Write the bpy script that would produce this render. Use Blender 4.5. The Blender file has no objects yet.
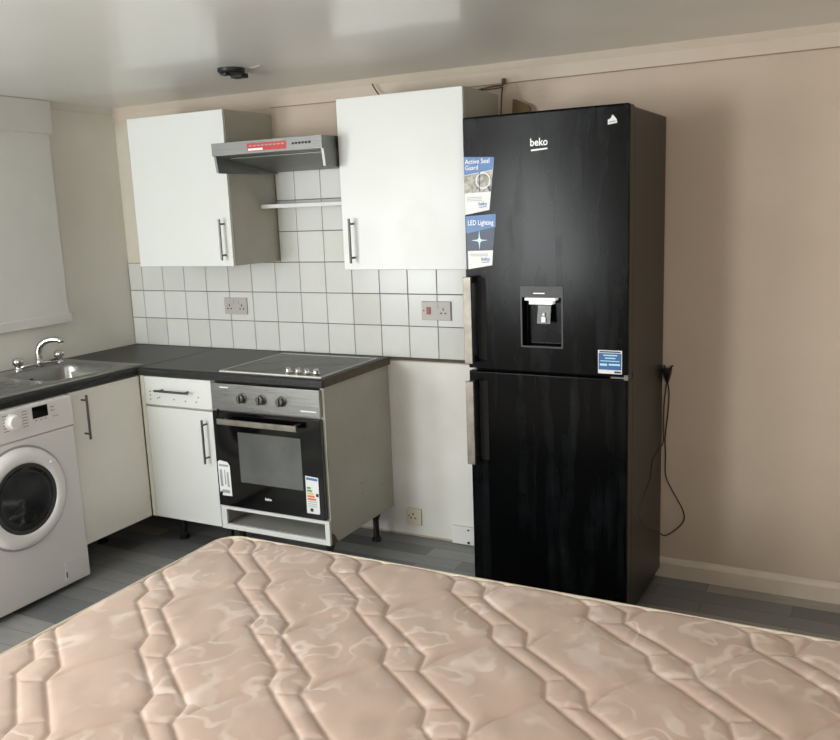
import bpy, bmesh, math, random
import numpy as np
from mathutils import Vector, Matrix, noise

random.seed(7)
SC = bpy.context.scene
COL = SC.collection
ORG = {}                                     # world origin of every thing / part

# ------------------------------------------------------------------ materials
def lin(h):
    h = h.lstrip('#'); c = [int(h[i:i+2], 16)/255 for i in (0, 2, 4)]
    return tuple([(x/12.92 if x <= .04045 else ((x+.055)/1.055)**2.4) for x in c]) + (1,)

class NT:
    def __init__(s, name):
        s.m = bpy.data.materials.new(name); s.m.use_nodes = True
        s.t = s.m.node_tree; s.b = s.t.nodes['Principled BSDF']
        s.co = s.n('ShaderNodeTexCoord').outputs['Object']
    def n(s, t, **k):
        o = s.t.nodes.new(t)
        for a, v in k.items():
            if a.startswith('_'): setattr(o, a[1:], v)
            else: o.inputs[a.replace('__', ' ')].default_value = v
        return o
    def l(s, a, b): s.t.links.new(a, b)
    def noise(s, scale, detail=3, rough=.5, co=None, **k):
        o = s.n('ShaderNodeTexNoise', Scale=scale, Detail=detail, Roughness=rough, **k)
        s.l(co or s.co, o.inputs['Vector']); return o.outputs['Fac']
    def ramp(s, fac, stops):
        o = s.n('ShaderNodeValToRGB'); e = o.color_ramp.elements
        while len(e) < len(stops): e.new(.5)
        for i, (p, c) in enumerate(stops): e[i].position = p; e[i].color = c if len(c) == 4 else tuple(c)+(1,)
        s.l(fac, o.inputs['Fac']); return o.outputs['Color']
    def mix(s, fac, a, b):
        o = s.n('ShaderNodeMix', _data_type='RGBA')
        for k, v in ((0, fac), (6, a), (7, b)):
            if hasattr(v, 'is_linked'): s.l(v, o.inputs[k])
            else: o.inputs[k].default_value = v
        return o.outputs[2]
    def scale(s, v):
        o = s.n('ShaderNodeMapping'); o.inputs['Scale'].default_value = v; s.l(s.co, o.inputs['Vector']); return o.outputs['Vector']
    def bump(s, h, strength=.2, dist=.01):
        o = s.n('ShaderNodeBump', Strength=strength, Distance=dist); s.l(h, o.inputs['Height']); s.l(o.outputs['Normal'], s.b.inputs['Normal'])
    def color(s, c): s.l(c, s.b.inputs['Base Color'])
    def val(s, k, v): s.b.inputs[k].default_value = v

def mat(name, hexa, rough=.5, metal=0., var=.06, scale=6., hexb=None, bump=0., bscale=60., coat=0., rvar=0., stretch=None, emit=0, spec=None):
    """principled with a slight procedural colour and roughness variation"""
    m = NT(name); a = lin(hexa)
    b = lin(hexb) if hexb else tuple(max(0, x*(1-var)) for x in a[:3]) + (1,)
    co = m.scale(stretch) if stretch else None
    f = m.noise(scale, 4, .55, co)
    m.color(m.ramp(f, [(.3, b), (.7, a)]))
    m.val('Roughness', rough); m.val('Metallic', metal)
    if coat: m.val('Coat Weight', coat); m.val('Coat Roughness', .08)
    if spec is not None: m.val('Specular IOR Level', spec)
    if rvar:
        r = m.ramp(m.noise(scale*1.7, 5, .6, co), [(.3, (max(0, rough-rvar),)*3), (.7, (min(1, rough+rvar),)*3)])
        m.l(r, m.b.inputs['Roughness'])
    if bump: m.bump(m.noise(bscale, 4, .6, co), bump)
    if emit: m.val('Emission Color', a); m.val('Emission Strength', emit)
    return m.m

M = {}
def build_materials():
    M['wall'] = mat('magnolia_wall_paint', '#c9b9a7', .62, scale=1.3, bump=.12, bscale=45, hexb='#bdac98')
    M['wall_left'] = mat('left_wall_paint', '#e3e2da', .6, scale=1.6, hexb='#d8d6cb', bump=.1, bscale=40)
    M['lit_cream_wall'] = mat('lit_cream_wall_paint', '#d3cdc0', .6, scale=3, hexb='#c8c0b0', bump=.08, bscale=40)  # wall colour lightened for the brighter-lit left corner
    M['patch'] = mat('bare_white_plaster', '#e9e8e3', .65, scale=4, hexb='#dfddd6', bump=.06, bscale=30)
    M['coving'] = mat('coving_paint', '#cfc3b3', .6, scale=1.6, hexb='#c2b4a1', bump=.08, bscale=25)
    M['ceiling'] = mat('gloss_ceiling_paint', '#ebebe8', .33, scale=.9, hexb='#dfdfda', bump=.03, bscale=8, spec=.75, coat=.35)
    M['skirting'] = mat('skirting_gloss', '#d6cabc', .35, scale=4, hexb='#c8bbab')
    M['white'] = mat('white_cabinet_laminate', '#d8dbd7', .36, var=.02, scale=3, rvar=.06)
    M['cream'] = mat('cream_edge_laminate', '#e2dfd2', .4, var=.05)
    M['shade_white'] = mat('shade_white_laminate', '#eceae2', .34, scale=2.5, hexb='#e2e0d6')  # cabinet white, colour lightened to offset the shade on the left-run door
    M['carcass'] = mat('grey_cabinet_carcass', '#bbb9ad', .5, scale=3, hexb='#acaa9c')
    M['grey_in'] = mat('grey_housing_inside', '#a9a8a2', .6)
    M['hide'] = mat('dark_cabinet_inside', '#8f8c84', .6)
    M['steel'] = mat('brushed_steel', '#a9aaa8', .34, 1, scale=8, hexb='#969795', stretch=(1, 30, 30), rvar=.08)
    M['steel_dark'] = mat('hood_steel', '#8b8c8a', .42, .9, scale=8, hexb='#7c7d7b', stretch=(1, 30, 30))
    M['hood_front'] = mat('hood_front_steel', '#8f908e', .55, .75, scale=8, hexb='#7f807e', stretch=(1, 30, 30))
    M['chrome'] = mat('chrome', '#d6d6d4', .12, 1, var=.05)
    M['bar'] = mat('brushed_nickel_handle', '#6c6a66', .42, 1, var=.1)
    M['alu'] = mat('satin_aluminium', '#928c82', .45, .85, scale=20, hexb='#77726b')
    M['black_glass'] = mat('black_oven_glass', '#060607', .08, var=.2, coat=.3)
    M['hob_glass'] = mat('ceramic_hob_glass', '#2b2a28', .32, hexb='#232220', scale=30, spec=.3)
    M['window_glass'] = mat('grey_reflection_oven_window', '#6a6c69', .18, scale=2.5, hexb='#4a4c4a')  # grey of the reflection is put into the glass colour
    M['rim'] = mat('pale_hob_rim', '#d2cfc6', .4, .2)
    M['ring'] = mat('hob_ring_print', '#080808', .3, spec=.3)
    M['black'] = mat('black_plastic', '#141414', .4)
    M['dark'] = mat('dark_void', '#0a0a0a', .8)
    M['wm'] = mat('white_appliance_enamel', '#e9e7e6', .28, var=.03, scale=2)
    M['wm_ring'] = mat('white_door_plastic', '#f0efee', .25, var=.03)
    M['chrome_ring'] = mat('grey_ring_edge', '#b9b9b9', .3, .3)
    M['wm_glass'] = mat('smoky_door_glass', '#3b3e40', .07, scale=5, hexb='#0b0c0d', coat=.3)
    M['drum'] = mat('drum_steel', '#50514f', .3, .8, scale=30)
    M['wm_print'] = mat('grey_panel_print', '#8a8a8a', .5)
    M['rubber'] = mat('grey_door_gasket', '#3a3b3c', .5)
    M['sock'] = mat('socket_plastic', '#b4b1ab', .4, var=.05)
    M['sock_white'] = mat('yellowed_socket_plastic', '#dad2bc', .4, var=.08)
    M['white_plastic'] = mat('white_plastic', '#e4e4e0', .4, var=.05)
    M['red'] = mat('red_switch', '#8e1d22', .35)
    M['sticker_red'] = mat('red_sticker', '#b9312c', .4)
    M['paper'] = mat('white_sticker_paper', '#e4e6e6', .45, var=.04)
    M['greyprint'] = mat('grey_print', '#9a9c9e', .5)
    M['blue'] = mat('blue_sticker_print', '#4577b0', .4, var=.1, scale=12)
    M['blue_deep'] = mat('deep_blue_sticker_print', '#1f5f9c', .4, var=.08)
    M['navy'] = mat('navy_print', '#18304d', .4)
    M['sparkle'] = mat('pale_blue_print', '#b8e4f4', .4)
    M['photo'] = mat('sticker_photo_print', '#c9c8bb', .45, scale=60, hexb='#4d4e46')
    M['logo'] = mat('white_logo', '#f2f2f2', .3, var=.02)
    M['green'] = mat('green_print', '#4f9a4c', .5)
    M['orange'] = mat('orange_print', '#d5713c', .5)
    M['yellow'] = mat('yellow_print', '#d9c84f', .5)
    M['light_bar'] = mat('lit_white_dispenser', '#f6f8f8', .3, var=.02, emit=.35)
    M['lever'] = mat('smoked_clear_plastic', '#3a3c3d', .15)
    M['crack'] = mat('brown_paint_crack', '#9c8b77', .8)
    M['card'] = mat('brown_board', '#6a5636', .8, scale=30, var=.2)
    M['cable'] = mat('black_cable', '#2b241d', .5)
    M['cable_white'] = mat('dirty_white_cable', '#a89b86', .5)
    M['wire'] = mat('brown_wire', '#4d3f2e', .6)
    M['wood_edge'] = mat('bare_chipboard', '#6f6555', .8, scale=80, hexb='#554b3d')
    M['blind'] = blind_mat()
    M['pelmet'] = mat('white_pelmet_paint', '#d9d8d2', .5, scale=3, var=.05)
    M['worktop'] = worktop_mat()
    M['joint'] = mat('worktop_joint_strip', '#3d3d3c', .35)
    M['tile'] = tile_mat(); M['grout'] = mat('grey_grout', '#5c5a54', .9, scale=20, var=.25)
    M['floor'] = floor_mat()
    M['fridge'] = fridge_mat()
    M['fridge_side'] = mat('fridge_side_paint', '#26221d', .38, scale=60, var=.2, bump=.06, bscale=300, spec=.55)
    M['fridge_edge'] = mat('fridge_door_edge', '#3c3b38', .4, .4)
    M['mattress'] = mattress_mat(); M['mattress_side'] = mat('mattress_border_fabric', '#c8b2a1', .85, scale=30, var=.1)
    M['piping'] = mat('cream_mattress_piping', '#d8ccb9', .8, scale=80, var=.12)
    M['divan'] = mat('divan_fabric', '#8d8078', .9, scale=60)
    M['alarm'] = mat('black_ceiling_box', '#151514', .45, var=.3, scale=40)
    M['filler'] = mat('white_ceiling_filler', '#cfcfca', .6)

def blind_mat():
    m = NT('ribbed_blind_fabric')
    w = m.n('ShaderNodeTexWave', _wave_type='BANDS', _bands_direction='Y', Scale=60, Distortion=2.5, Detail=2)
    w.inputs['Detail Scale'].default_value = 1.2; m.l(m.co, w.inputs['Vector'])
    f = m.noise(5, 4)
    m.color(m.mix(f, lin('#d4d4cf'), lin('#e2e2de'))); m.val('Roughness', .75)
    z = m.n('ShaderNodeSeparateXYZ'); m.l(m.co, z.inputs[0])
    g = m.ramp(z.outputs['Z'], [(.36, (1, 1, 1)), (.5, (.12,)*3)])
    h = m.n('ShaderNodeMath', _operation='MULTIPLY'); m.l(w.outputs['Fac'], h.inputs[0]); m.l(g, h.inputs[1])
    m.bump(h.outputs[0], .3, .004)
    return m.m

def worktop_mat():
    m = NT('charcoal_laminate_worktop')
    f = m.noise(3, 6, .65); g = m.noise(50, 3)
    c = m.mix(f, lin('#181919'), lin('#2b2c2b'))
    c = m.mix(m.ramp(g, [(.45, (0, 0, 0)), (.8, (.35,)*3)]), c, lin('#454643'))
    m.color(c); m.val('Roughness', .4); m.val('Specular IOR Level', .35)
    m.bump(g, .05)
    return m.m

def tile_mat():
    m = NT('glazed_white_tile')
    g = m.n('ShaderNodeNewGeometry')
    c = m.ramp(g.outputs['Random Per Island'], [(0, lin('#d2d4d0')), (.5, lin('#d9dbd7')), (1, lin('#cbccc6'))])
    f = m.noise(4, 4)
    m.color(m.mix(m.ramp(f, [(.45, (0, 0, 0)), (.8, (.3,)*3)]), c, lin('#c4c2b2')))
    m.val('Roughness', .2); m.bump(m.noise(9, 2), .03)
    return m.m

def floor_mat():
    m = NT('grey_laminate_planks')
    b = m.n('ShaderNodeTexBrick', _offset=.37, _offset_frequency=2, Scale=1, Mortar__Size=.0012, Mortar__Smooth=.2, Bias=0, Brick__Width=.52, Row__Height=.098)
    b.inputs['Color1'].default_value = (0, 0, 0, 1); b.inputs['Color2'].default_value = (1, 1, 1, 1); b.inputs['Mortar'].default_value = (.2, .2, .2, 1)
    m.l(m.co, b.inputs['Vector'])
    base = m.ramp(b.outputs['Color'], [(0, lin('#6c6f70')), (.4, lin('#828586')), (.7, lin('#8e9090')), (.88, lin('#9c9a95')), (1, lin('#b5ab9b'))])
    gr = m.noise(9, 6, .6, m.scale((1, 14, 1)))
    c = m.mix(m.ramp(gr, [(.35, (0, 0, 0)), (.75, (.35,)*3)]), base, lin('#585856'))
    c2 = m.mix(b.outputs['Fac'], c, lin('#4a4a49'))
    m.color(c2); m.val('Roughness', .38)
    m.bump(gr, .05)
    return m.m

def fridge_mat():
    """black gloss door, with wipe smears and window sheen painted in as paler streaks"""
    m = NT('smear_and_sheen_fridge_door')
    st = m.noise(5, 5, .6, m.scale((3.2, 1, .35)))
    bl = m.noise(6, 6, .65)
    sm = m.n('ShaderNodeMath', _operation='MULTIPLY'); 
    m.l(m.ramp(st, [(.5, (0, 0, 0)), (.78, (1, 1, 1))]), sm.inputs[0]); m.l(m.ramp(bl, [(.38, (.12,)*3), (.7, (1, 1, 1))]), sm.inputs[1])
    m.color(m.mix(sm.outputs[0], lin('#060708'), lin('#25292b')))
    m.l(m.ramp(sm.outputs[0], [(0, (.2,)*3), (1, (.36,)*3)]), m.b.inputs['Roughness'])
    m.val('Specular IOR Level', .11)
    return m.m

def mattress_mat():
    """pink beige damask: paler scrolls woven into the ground"""
    m = NT('pink_damask_ticking')
    wob = m.n('ShaderNodeTexNoise', Scale=9, Detail=2); m.l(m.co, wob.inputs['Vector'])
    mp = m.n('ShaderNodeVectorMath', _operation='MULTIPLY_ADD'); m.l(wob.outputs['Color'], mp.inputs[0])
    mp.inputs[1].default_value = (.2, .2, 0); m.l(m.co, mp.inputs[2])
    v = m.n('ShaderNodeTexVoronoi', _feature='SMOOTH_F1', Scale=6.5, Smoothness=.6); m.l(mp.outputs[0], v.inputs['Vector'])
    si = m.n('ShaderNodeMath', _operation='SINE'); mu = m.n('ShaderNodeMath', _operation='MULTIPLY'); mu.inputs[1].default_value = 21
    m.l(v.outputs['Distance'], mu.inputs[0]); m.l(mu.outputs[0], si.inputs[0])
    scroll = m.ramp(si.outputs[0], [(.25, (0, 0, 0)), (.95, (1, 1, 1))])
    gate = m.ramp(m.noise(5.5, 3), [(.4, (0, 0, 0)), (.58, (1, 1, 1))])
    mm = m.n('ShaderNodeMath', _operation='MULTIPLY'); m.l(scroll, mm.inputs[0]); m.l(gate, mm.inputs[1])
    big = m.noise(2.2, 3)
    base = m.mix(big, lin('#c4aa9a'), lin('#cfb8a9'))
    fine = m.noise(160, 2)
    base = m.mix(m.ramp(fine, [(.3, (0, 0, 0)), (.8, (.3,)*3)]), base, lin('#cbb09d'))
    k = m.n('ShaderNodeMath', _operation='MULTIPLY'); k.inputs[1].default_value = .72; m.l(mm.outputs[0], k.inputs[0])
    m.color(m.mix(k.outputs[0], base, lin('#e8d6ca')))
    m.l(m.ramp(mm.outputs[0], [(0, (.68,)*3), (1, (.45,)*3)]), m.b.inputs['Roughness'])
    m.val('Sheen Weight', .15); m.bump(fine, .12, .002)
    return m.m

build_materials()

# ------------------------------------------------------------------ object helpers
def thing(name, label, cat, loc, group=None, kind=None):
    o = bpy.data.objects.new(name, None); COL.objects.link(o); o.location = loc; o.empty_display_size = .05
    o['label'] = label; o['category'] = cat
    if group: o['group'] = group
    ORG[o] = Vector(loc); return o

def obj(name, bm, m, parent=None, smooth=False, bevel=0, loc=None, label=None, seg=2):
    """link a bmesh built in room coordinates as ONE mesh object, under parent if given"""
    base = ORG[parent] if parent else Vector(loc or (0, 0, 0))
    bmesh.ops.recalc_face_normals(bm, faces=bm.faces[:])
    bmesh.ops.translate(bm, verts=bm.verts[:], vec=-base)
    me = bpy.data.meshes.new(name); bm.to_mesh(me); bm.free()
    for x in (m if isinstance(m, (list, tuple)) else [m]): me.materials.append(M[x])
    o = bpy.data.objects.new(name, me); COL.objects.link(o)
    if parent: o.parent = parent
    else: o.location = base
    ORG[o] = base
    if smooth:
        for p in me.polygons: p.use_smooth = True
    if bevel:
        b = o.modifiers.new('bevel', 'BEVEL'); b.width = bevel; b.segments = seg; b.limit_method = 'ANGLE'; b.angle_limit = math.radians(40)
        w = o.modifiers.new('wn', 'WEIGHTED_NORMAL'); w.keep_sharp = False
        for p in me.polygons: p.use_smooth = True
    if label: o['label'] = label
    return o

def struct(name, bm, m, **k):
    o = obj(name, bm, m, **k); o['kind'] = 'structure'; return o
def tag(o, label, cat, group=None):
    o['label'] = label; o['category'] = cat
    if group: o['group'] = group
    return o

def B(): return bmesh.new()
def box(bm, x0, x1, y0, y1, z0, z1, mi=0):
    v = [bm.verts.new((x, y, z)) for x in (x0, x1) for y in (y0, y1) for z in (z0, z1)]
    for f in ((0, 1, 3, 2), (4, 6, 7, 5), (0, 4, 5, 1), (2, 3, 7, 6), (0, 2, 6, 4), (1, 5, 7, 3)):
        bm.faces.new([v[i] for i in f]).material_index = mi
    return bm
def loft(bm, loops, cap0=True, cap1=True, mi=0, closed=False):
    rings = [[bm.verts.new(p) for p in L] for L in loops]
    n = len(rings[0])
    pairs = list(zip(rings, rings[1:])) + ([(rings[-1], rings[0])] if closed else [])
    for a, b in pairs:
        for i in range(n):
            bm.faces.new((a[i], a[(i+1) % n], b[(i+1) % n], b[i])).material_index = mi
    if cap0 and not closed: bm.faces.new(rings[0]).material_index = mi
    if cap1 and not closed: bm.faces.new(rings[-1]).material_index = mi
    return bm
def frame(d):
    d = Vector(d).normalized(); a = Vector((0, 0, 1)) if abs(d.z) < .9 else Vector((1, 0, 0))
    u = d.cross(a).normalized(); return u, d.cross(u).normalized()
def circ(c, d, r, n=20):
    u, w = frame(d); c = Vector(c)
    return [c + u*(r*math.cos(2*math.pi*i/n)) + w*(r*math.sin(2*math.pi*i/n)) for i in range(n)]
def turn(bm, c, d, prof, n=24, mi=0):
    """surface of revolution about axis d through c: prof = [(along, radius)...]"""
    d = Vector(d).normalized(); c = Vector(c)
    return loft(bm, [circ(c + d*a, d, max(r, 1e-4), n) for a, r in prof], mi=mi)
def cyl(bm, a, b, r, n=16, mi=0):
    d = Vector(b)-Vector(a); return turn(bm, a, d, [(0, r), (d.length, r)], n, mi)
def smooth_path(pts, k=6):
    P = [Vector(p) for p in pts]; out = []
    for i in range(len(P)-1):
        p0, p1, p2, p3 = P[max(i-1, 0)], P[i], P[i+1], P[min(i+2, len(P)-1)]
        for j in range(k):
            t = j/k
            out.append(.5*((2*p1)+(p2-p0)*t+(2*p0-5*p1+4*p2-p3)*t*t+(3*p1-p0-3*p2+p3)*t**3))
    return out+[P[-1]]
def tube(bm, pts, r, n=10, mi=0, closed=False):
    P = [Vector(p) for p in pts]; loops = []; u = None; L = len(P)
    for i, p in enumerate(P):
        d = (P[(i+1) % L]-P[i-1]) if closed else (P[min(i+1, L-1)]-P[max(i-1, 0)])
        d.normalize()
        if u is None: u, _ = frame(d)
        u = (u-d*u.dot(d)).normalized(); w = d.cross(u); rr = r[i] if isinstance(r, (list, tuple)) else r
        loops.append([p+u*(rr*math.cos(2*math.pi*k/n))+w*(rr*math.sin(2*math.pi*k/n)) for k in range(n)])
    return loft(bm, loops, mi=mi, closed=closed)
def poly(bm, pts, mi=0):
    f = bm.faces.new([bm.verts.new(p) for p in pts]); f.material_index = mi; return bm
def slab(bm, pts, off, mi=0):
    """thin plate: outline pts pushed along off"""
    off = Vector(off); return loft(bm, [[Vector(p) for p in pts], [Vector(p)+off for p in pts]], mi=mi)
def text(bm, s, size, o, x=(1, 0, 0), y=(0, 0, 1), mi=0, fit=None, bold=0):
    cu = bpy.data.curves.new('t', 'FONT'); cu.body = s; cu.size = size; cu.extrude = 0; cu.offset = bold; cu.resolution_u = 3
    ob = bpy.data.objects.new('t', cu); COL.objects.link(ob)
    dg = bpy.context.evaluated_depsgraph_get(); me = bpy.data.meshes.new_from_object(ob.evaluated_get(dg))
    X, Y, O = Vector(x), Vector(y), Vector(o); k = 1
    if me.vertices and fit: k = fit/max(v.co.x for v in me.vertices)
    vs = [bm.verts.new(O+X*(v.co.x*k)+Y*v.co.y) for v in me.vertices]
    for p in me.polygons:
        try: bm.faces.new([vs[i] for i in p.vertices]).material_index = mi
        except ValueError: pass
    bpy.data.objects.remove(ob); bpy.data.meshes.remove(me); bpy.data.curves.remove(cu)
    return bm
def bar_handle(parent, a, b, out, d=.032, r=.0055, m='bar'):
    """bar handle between a and b on two posts, standing off along out"""
    a, b, out = Vector(a), Vector(b), Vector(out)
    bm = B(); cyl(bm, a+out*d, b+out*d, r, 14)
    for t in (.12, .88):
        p = a.lerp(b, t); cyl(bm, p, p+out*d, r*.8, 12)
    return obj('handle', bm, m, parent, bevel=0, smooth=False)

# ------------------------------------------------------------------ the room
ZC = 2.157; ZW = .889
RX, RY = 4.6, -5.4
bm = B(); box(bm, -.1, RX, RY, .1, -.05, 0); struct('floor', bm, 'floor')
bm = B(); box(bm, -.1, RX, RY, .1, ZC, ZC+.05); struct('ceiling', bm, 'ceiling')
wall_back = struct('wall_back', box(B(), -.1, RX, 0, .1, 0, ZC), 'wall')
struct('wall_left', box(B(), -.1, 0, RY, 0, 0, ZC), 'wall_left')
struct('wall_right', box(B(), RX, RX+.1, RY, .1, 0, ZC), 'wall')
struct('wall_front', box(B(), -.1, RX+.1, RY-.1, RY, 0, ZC), 'wall')
struct('lit_wall_patch', box(B(), 0, .5, -.003, 0, ZW+.4508, 2.078), 'lit_cream_wall')
# coving along the top of the back wall, with the line where it meets the wall
bm = B(); prof = [(0, 2.078), (-.006, 2.078), (-.010, 2.10), (-.018, 2.128), (-.03, 2.15), (-.034, ZC), (0, ZC)]
loft(bm, [[(x, y, z) for y, z in prof] for x in (0, RX)]); struct('trim_1', bm, 'coving')
bm = B(); prof = [(0, 2.128), (.006, 2.130), (.014, 2.142), (.022, 2.152), (.024, ZC), (0, ZC)]
loft(bm, [[(x, y, z) for x, z in prof] for y in (-.45, 0)]); struct('trim_2', bm, 'wall_left')
# white plaster left bare under the tiles
bm = B(); box(bm, 1.1, 2.62, -.004, 0, 0.012, ZW-.02)
struct('trim_3', bm, 'patch')
# skirting beside the fridge
bm = B(); prof = [(0, 0), (-.018, 0), (-.018, .062), (-.013, .075), (-.006, .084), (0, .084)]
loft(bm, [[(x, y, z) for y, z in prof] for x in (2.62, RX)]); struct('baseboard_back', bm, 'skirting')

# tiled splashback: grout bed and glazed tiles
def tiles():
    bm = B(); a = .101; g = .0034
    def one(x0, x1, z0, z1):
        x0 += g/2; x1 -= g/2; z0 += g/2; z1 -= g/2
        e = .0018
        loft(bm, [[(x0, -.004, z0), (x1, -.004, z0), (x1, -.004, z1), (x0, -.004, z1)],
                  [(x0, -.0085, z0), (x1, -.0085, z0), (x1, -.0085, z1), (x0, -.0085, z1)],
                  [(x0+e, -.0098, z0+e), (x1-e, -.0098, z0+e), (x1-e, -.0098, z1-e), (x0+e, -.0098, z1-e)]], cap0=False)
    for r in range(6):
        z0 = ZW + .15*r; z1 = z0+.15
        for k in range(-1, 16):
            x0, x1 = a+.15*k, a+.15*(k+1)
            if k == -1: x0 = .004
            if r >= 3 and not (6 <= k <= 9): continue
            if r >= 3 and k == 6: x0 = 1.04
            one(x0, x1, z0, z1)
    return bm
bm = B(); box(bm, .0, 2.501, -.005, 0, ZW-.012, ZW+.4505); box(bm, 1.036, 1.601, -.0049, 0, ZW+.45, ZW+.901)
struct('trim_4', bm, 'grout')
struct('trim_5', tiles(), 'tile')
bm = B(); box(bm, 1.64, 2.5, -.011, -.0, ZW-.013, ZW-.002); struct('trim_6', bm, 'grout')

# ------------------------------------------------------------------ window blind on the left wall
bl = thing('roller_blind', 'pale ribbed roller blind pulled down over the window on the left wall', 'blind', (.03, -.9, 1.07))
bm = B(); n = 40; L0 = []; L1 = []
for zz in (1.115, 2.02):
    row = []
    for i in range(n+1):
        y = -.46-1.35*i/n; row.append((.026, y, zz))
    (L0 if zz < 1.5 else L1).extend(row)
loft(bm, [L0+[(p[0]-.002, p[1], p[2]) for p in reversed(L0)], L1+[(p[0]-.002, p[1], p[2]) for p in reversed(L1)]])
obj('fabric', bm, 'blind', bl, smooth=False)
bm = B(); box(bm, .012, .036, -1.82, -.446, 1.072, 1.118); obj('bottom_rail', bm, 'blind', bl, bevel=.004)
bm = B(); cyl(bm, (.03, -1.82, 2.035), (.03, -.468, 2.035), .02, 16); obj('roller', bm, 'blind', bl)
bm = B(); box(bm, 0, .064, -1.95, -.462, 2.003, ZC-.001); o = struct('trim_7', bm, 'pelmet', bevel=.003)

# ------------------------------------------------------------------ wall cabinets
def wall_cabinet(x0, x1, zb, zt, label, handle_x, door_zr, dull=None):
    t = thing('wall_cabinet', label, 'cabinet', ((x0+x1)/2, -.17, zb), 'white wall cabinets')
    yf = -.337
    bm = B(); w = .018
    box(bm, x0, x0+w, yf, -.0005, zb, zt); box(bm, x1-w, x1, yf, -.0005, zb, zt)
    box(bm, x0+w, x1-w, yf, -.0005, zb, zb+w); box(bm, x0+w, x1-w, yf, -.0005, zt-w, zt); box(bm, x0+w, x1-w, -.012, -.0005, zb+w, zt-w)
    obj('carcass', bm, 'carcass', t)
    bm = B(); e = .002
    pts = [(x0+e, -.34, zb-.002), (x1-e, -.34, zb-.002), (x1-e, -.34, door_zr), (x0+e, -.34, zt)]
    slab(bm, pts, (0, -.019, 0)); d = obj('door', bm, 'white', t, bevel=.003)
    bar_handle(d, (handle_x, -.359, zb+.028), (handle_x, -.359, zb+.215), (0, -1, 0))
    return t
wall_cabinet(.447, 1.033, 1.347, 2.047, 'white wall cabinet nearest the left corner, left of the cooker hood', .992, 2.047)
wall_cabinet(1.632, 2.214, 1.330, 2.035, 'white wall cabinet between the cooker hood and the black fridge', 1.688, 2.035)

# ------------------------------------------------------------------ cooker hood
h = thing('cooker_hood', 'grey steel cooker hood with red sticker between the wall cabinets', 'cooker hood', (1.34, -.2, 1.76))
hx0, hx1, hy = 1.052, 1.629, -.466
bm = B()
prof = [(-.012, 1.775), (-.012, 1.892), (hy, 1.888), (hy, 1.836), (hy+.012, 1.834), (-.06, 1.772)]
loft(bm, [[(x, y, z) for y, z in prof] for x in (hx0+.004, hx1-.004)])
obj('body', bm, 'steel_dark', h)
bm = B(); box(bm, hx0, hx1, hy-.008, hy, 1.834, 1.888); obj('front_panel', bm, 'hood_front', h, bevel=.001)
for x in (hx0, hx1-.012):
    bm = B(); slab(bm, [(x, hy+.002, 1.836), (x, hy+.014, 1.764), (x, hy+.03, 1.761), (x, -.02, 1.766), (x, -.02, 1.84)], (.012, 0, 0))
    obj('side_bracket', bm, 'steel_dark', h)
bm = B(); slab(bm, [(hx0+.05, hy+.06, 1.8253), (hx1-.05, hy+.06, 1.8253), (hx1-.05, -.10, 1.7776), (hx0+.05, -.10, 1.7776)], (0, 0, -.002))
obj('filter', bm, 'steel_dark', h)
bm = B(); y = hy-.0085
poly(bm, [(1.247, y, 1.844), (1.452, y, 1.844), (1.452, y, 1.876), (1.247, y, 1.876)], 0)
poly(bm, [(1.252, y-.0004, 1.846), (1.33, y-.0004, 1.846), (1.33, y-.0004, 1.855), (1.252, y-.0004, 1.855)], 1)
for i in range(9): poly(bm, [(1.258+i*.021, y-.0004, 1.863), (1.258+i*.021+.015, y-.0004, 1.863), (1.258+i*.021+.015, y-.0004, 1.868), (1.258+i*.021, y-.0004, 1.868)], 2)
obj('sticker', bm, ['sticker_red', 'paper', 'greyprint'], h, label='red sticker on the hood front')
for i in range(6):
    bm = B(); turn(bm, (1.487+i*.0165, hy-.008, 1.862), (0, -1, 0), [(0, .0048), (.005, .0046), (.006, .003)], 12); obj('button', bm, 'black', h)

# shelf under the hood
bm = B(); box(bm, 1.038, 1.628, -.135, -.0105, 1.603, 1.622)
tag(obj('wall_shelf', bm, 'white', bevel=.002, loc=(1.33, -.07, 1.611)), 'thin white shelf on the tiles below the cooker hood', 'shelf')

# ------------------------------------------------------------------ worktops
zt = ZW; zl = ZW-.036
def worktop_back():
    bm = B(); yf = -.595
    prof = [(-.012, zl), (yf+.004, zl), (yf, zl+.004), (yf, zt-.014), (yf+.004, zt-.005), (yf+.013, zt), (-.012, zt)]
    loft(bm, [[(x, y, z) for y, z in prof] for x in (.604, 1.64)]); return bm
t = thing('worktop', 'charcoal worktop along the tiled back wall, holding the hob', 'worktop', (1.1, -.3, zl))
obj('surface', worktop_back(), 'worktop', t)
bm = B(); box(bm, .6015, .606, -.59, -.012, zt-.02, zt+.0012); obj('joint_strip', bm, 'joint', t)
bm = B(); box(bm, 1.640, 1.6412, -.58, -.014, zl+.001, zt-.003); obj('end_strip', bm, 'wood_edge', t, label='bare brown end of the worktop')
bm = B(); X1 = .600; Yn = -2.3
hx = (.10, .515, -1.0, -.585)                       # sink cut-out
prof = lambda: None
P = [(hx[1], zl), (X1-.004, zl), (X1, zl+.004), (X1, zt-.014), (X1-.004, zt-.005), (X1-.013, zt), (hx[1], zt)]
loft(bm, [[(x, y, z) for x, z in P] for y in (Yn, -.595)])
P2 = [(hx[1], zl), (X1, zl), (X1, zt), (hx[1], zt)]
loft(bm, [[(x, y, z) for x, z in P2] for y in (-.595, -.012)])
box(bm, .004, hx[1], hx[3], -.012, zl, zt); box(bm, .004, hx[1], Yn, hx[2], zl, zt); box(bm, .004, hx[0], hx[2], hx[3], zl, zt)
bmesh.ops.remove_doubles(bm, verts=bm.verts[:], dist=1e-5)
tag(obj('worktop', bm, 'worktop', loc=(.3, -1.1, zl)), 'charcoal worktop along the left wall, over the washing machine', 'worktop')

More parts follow.
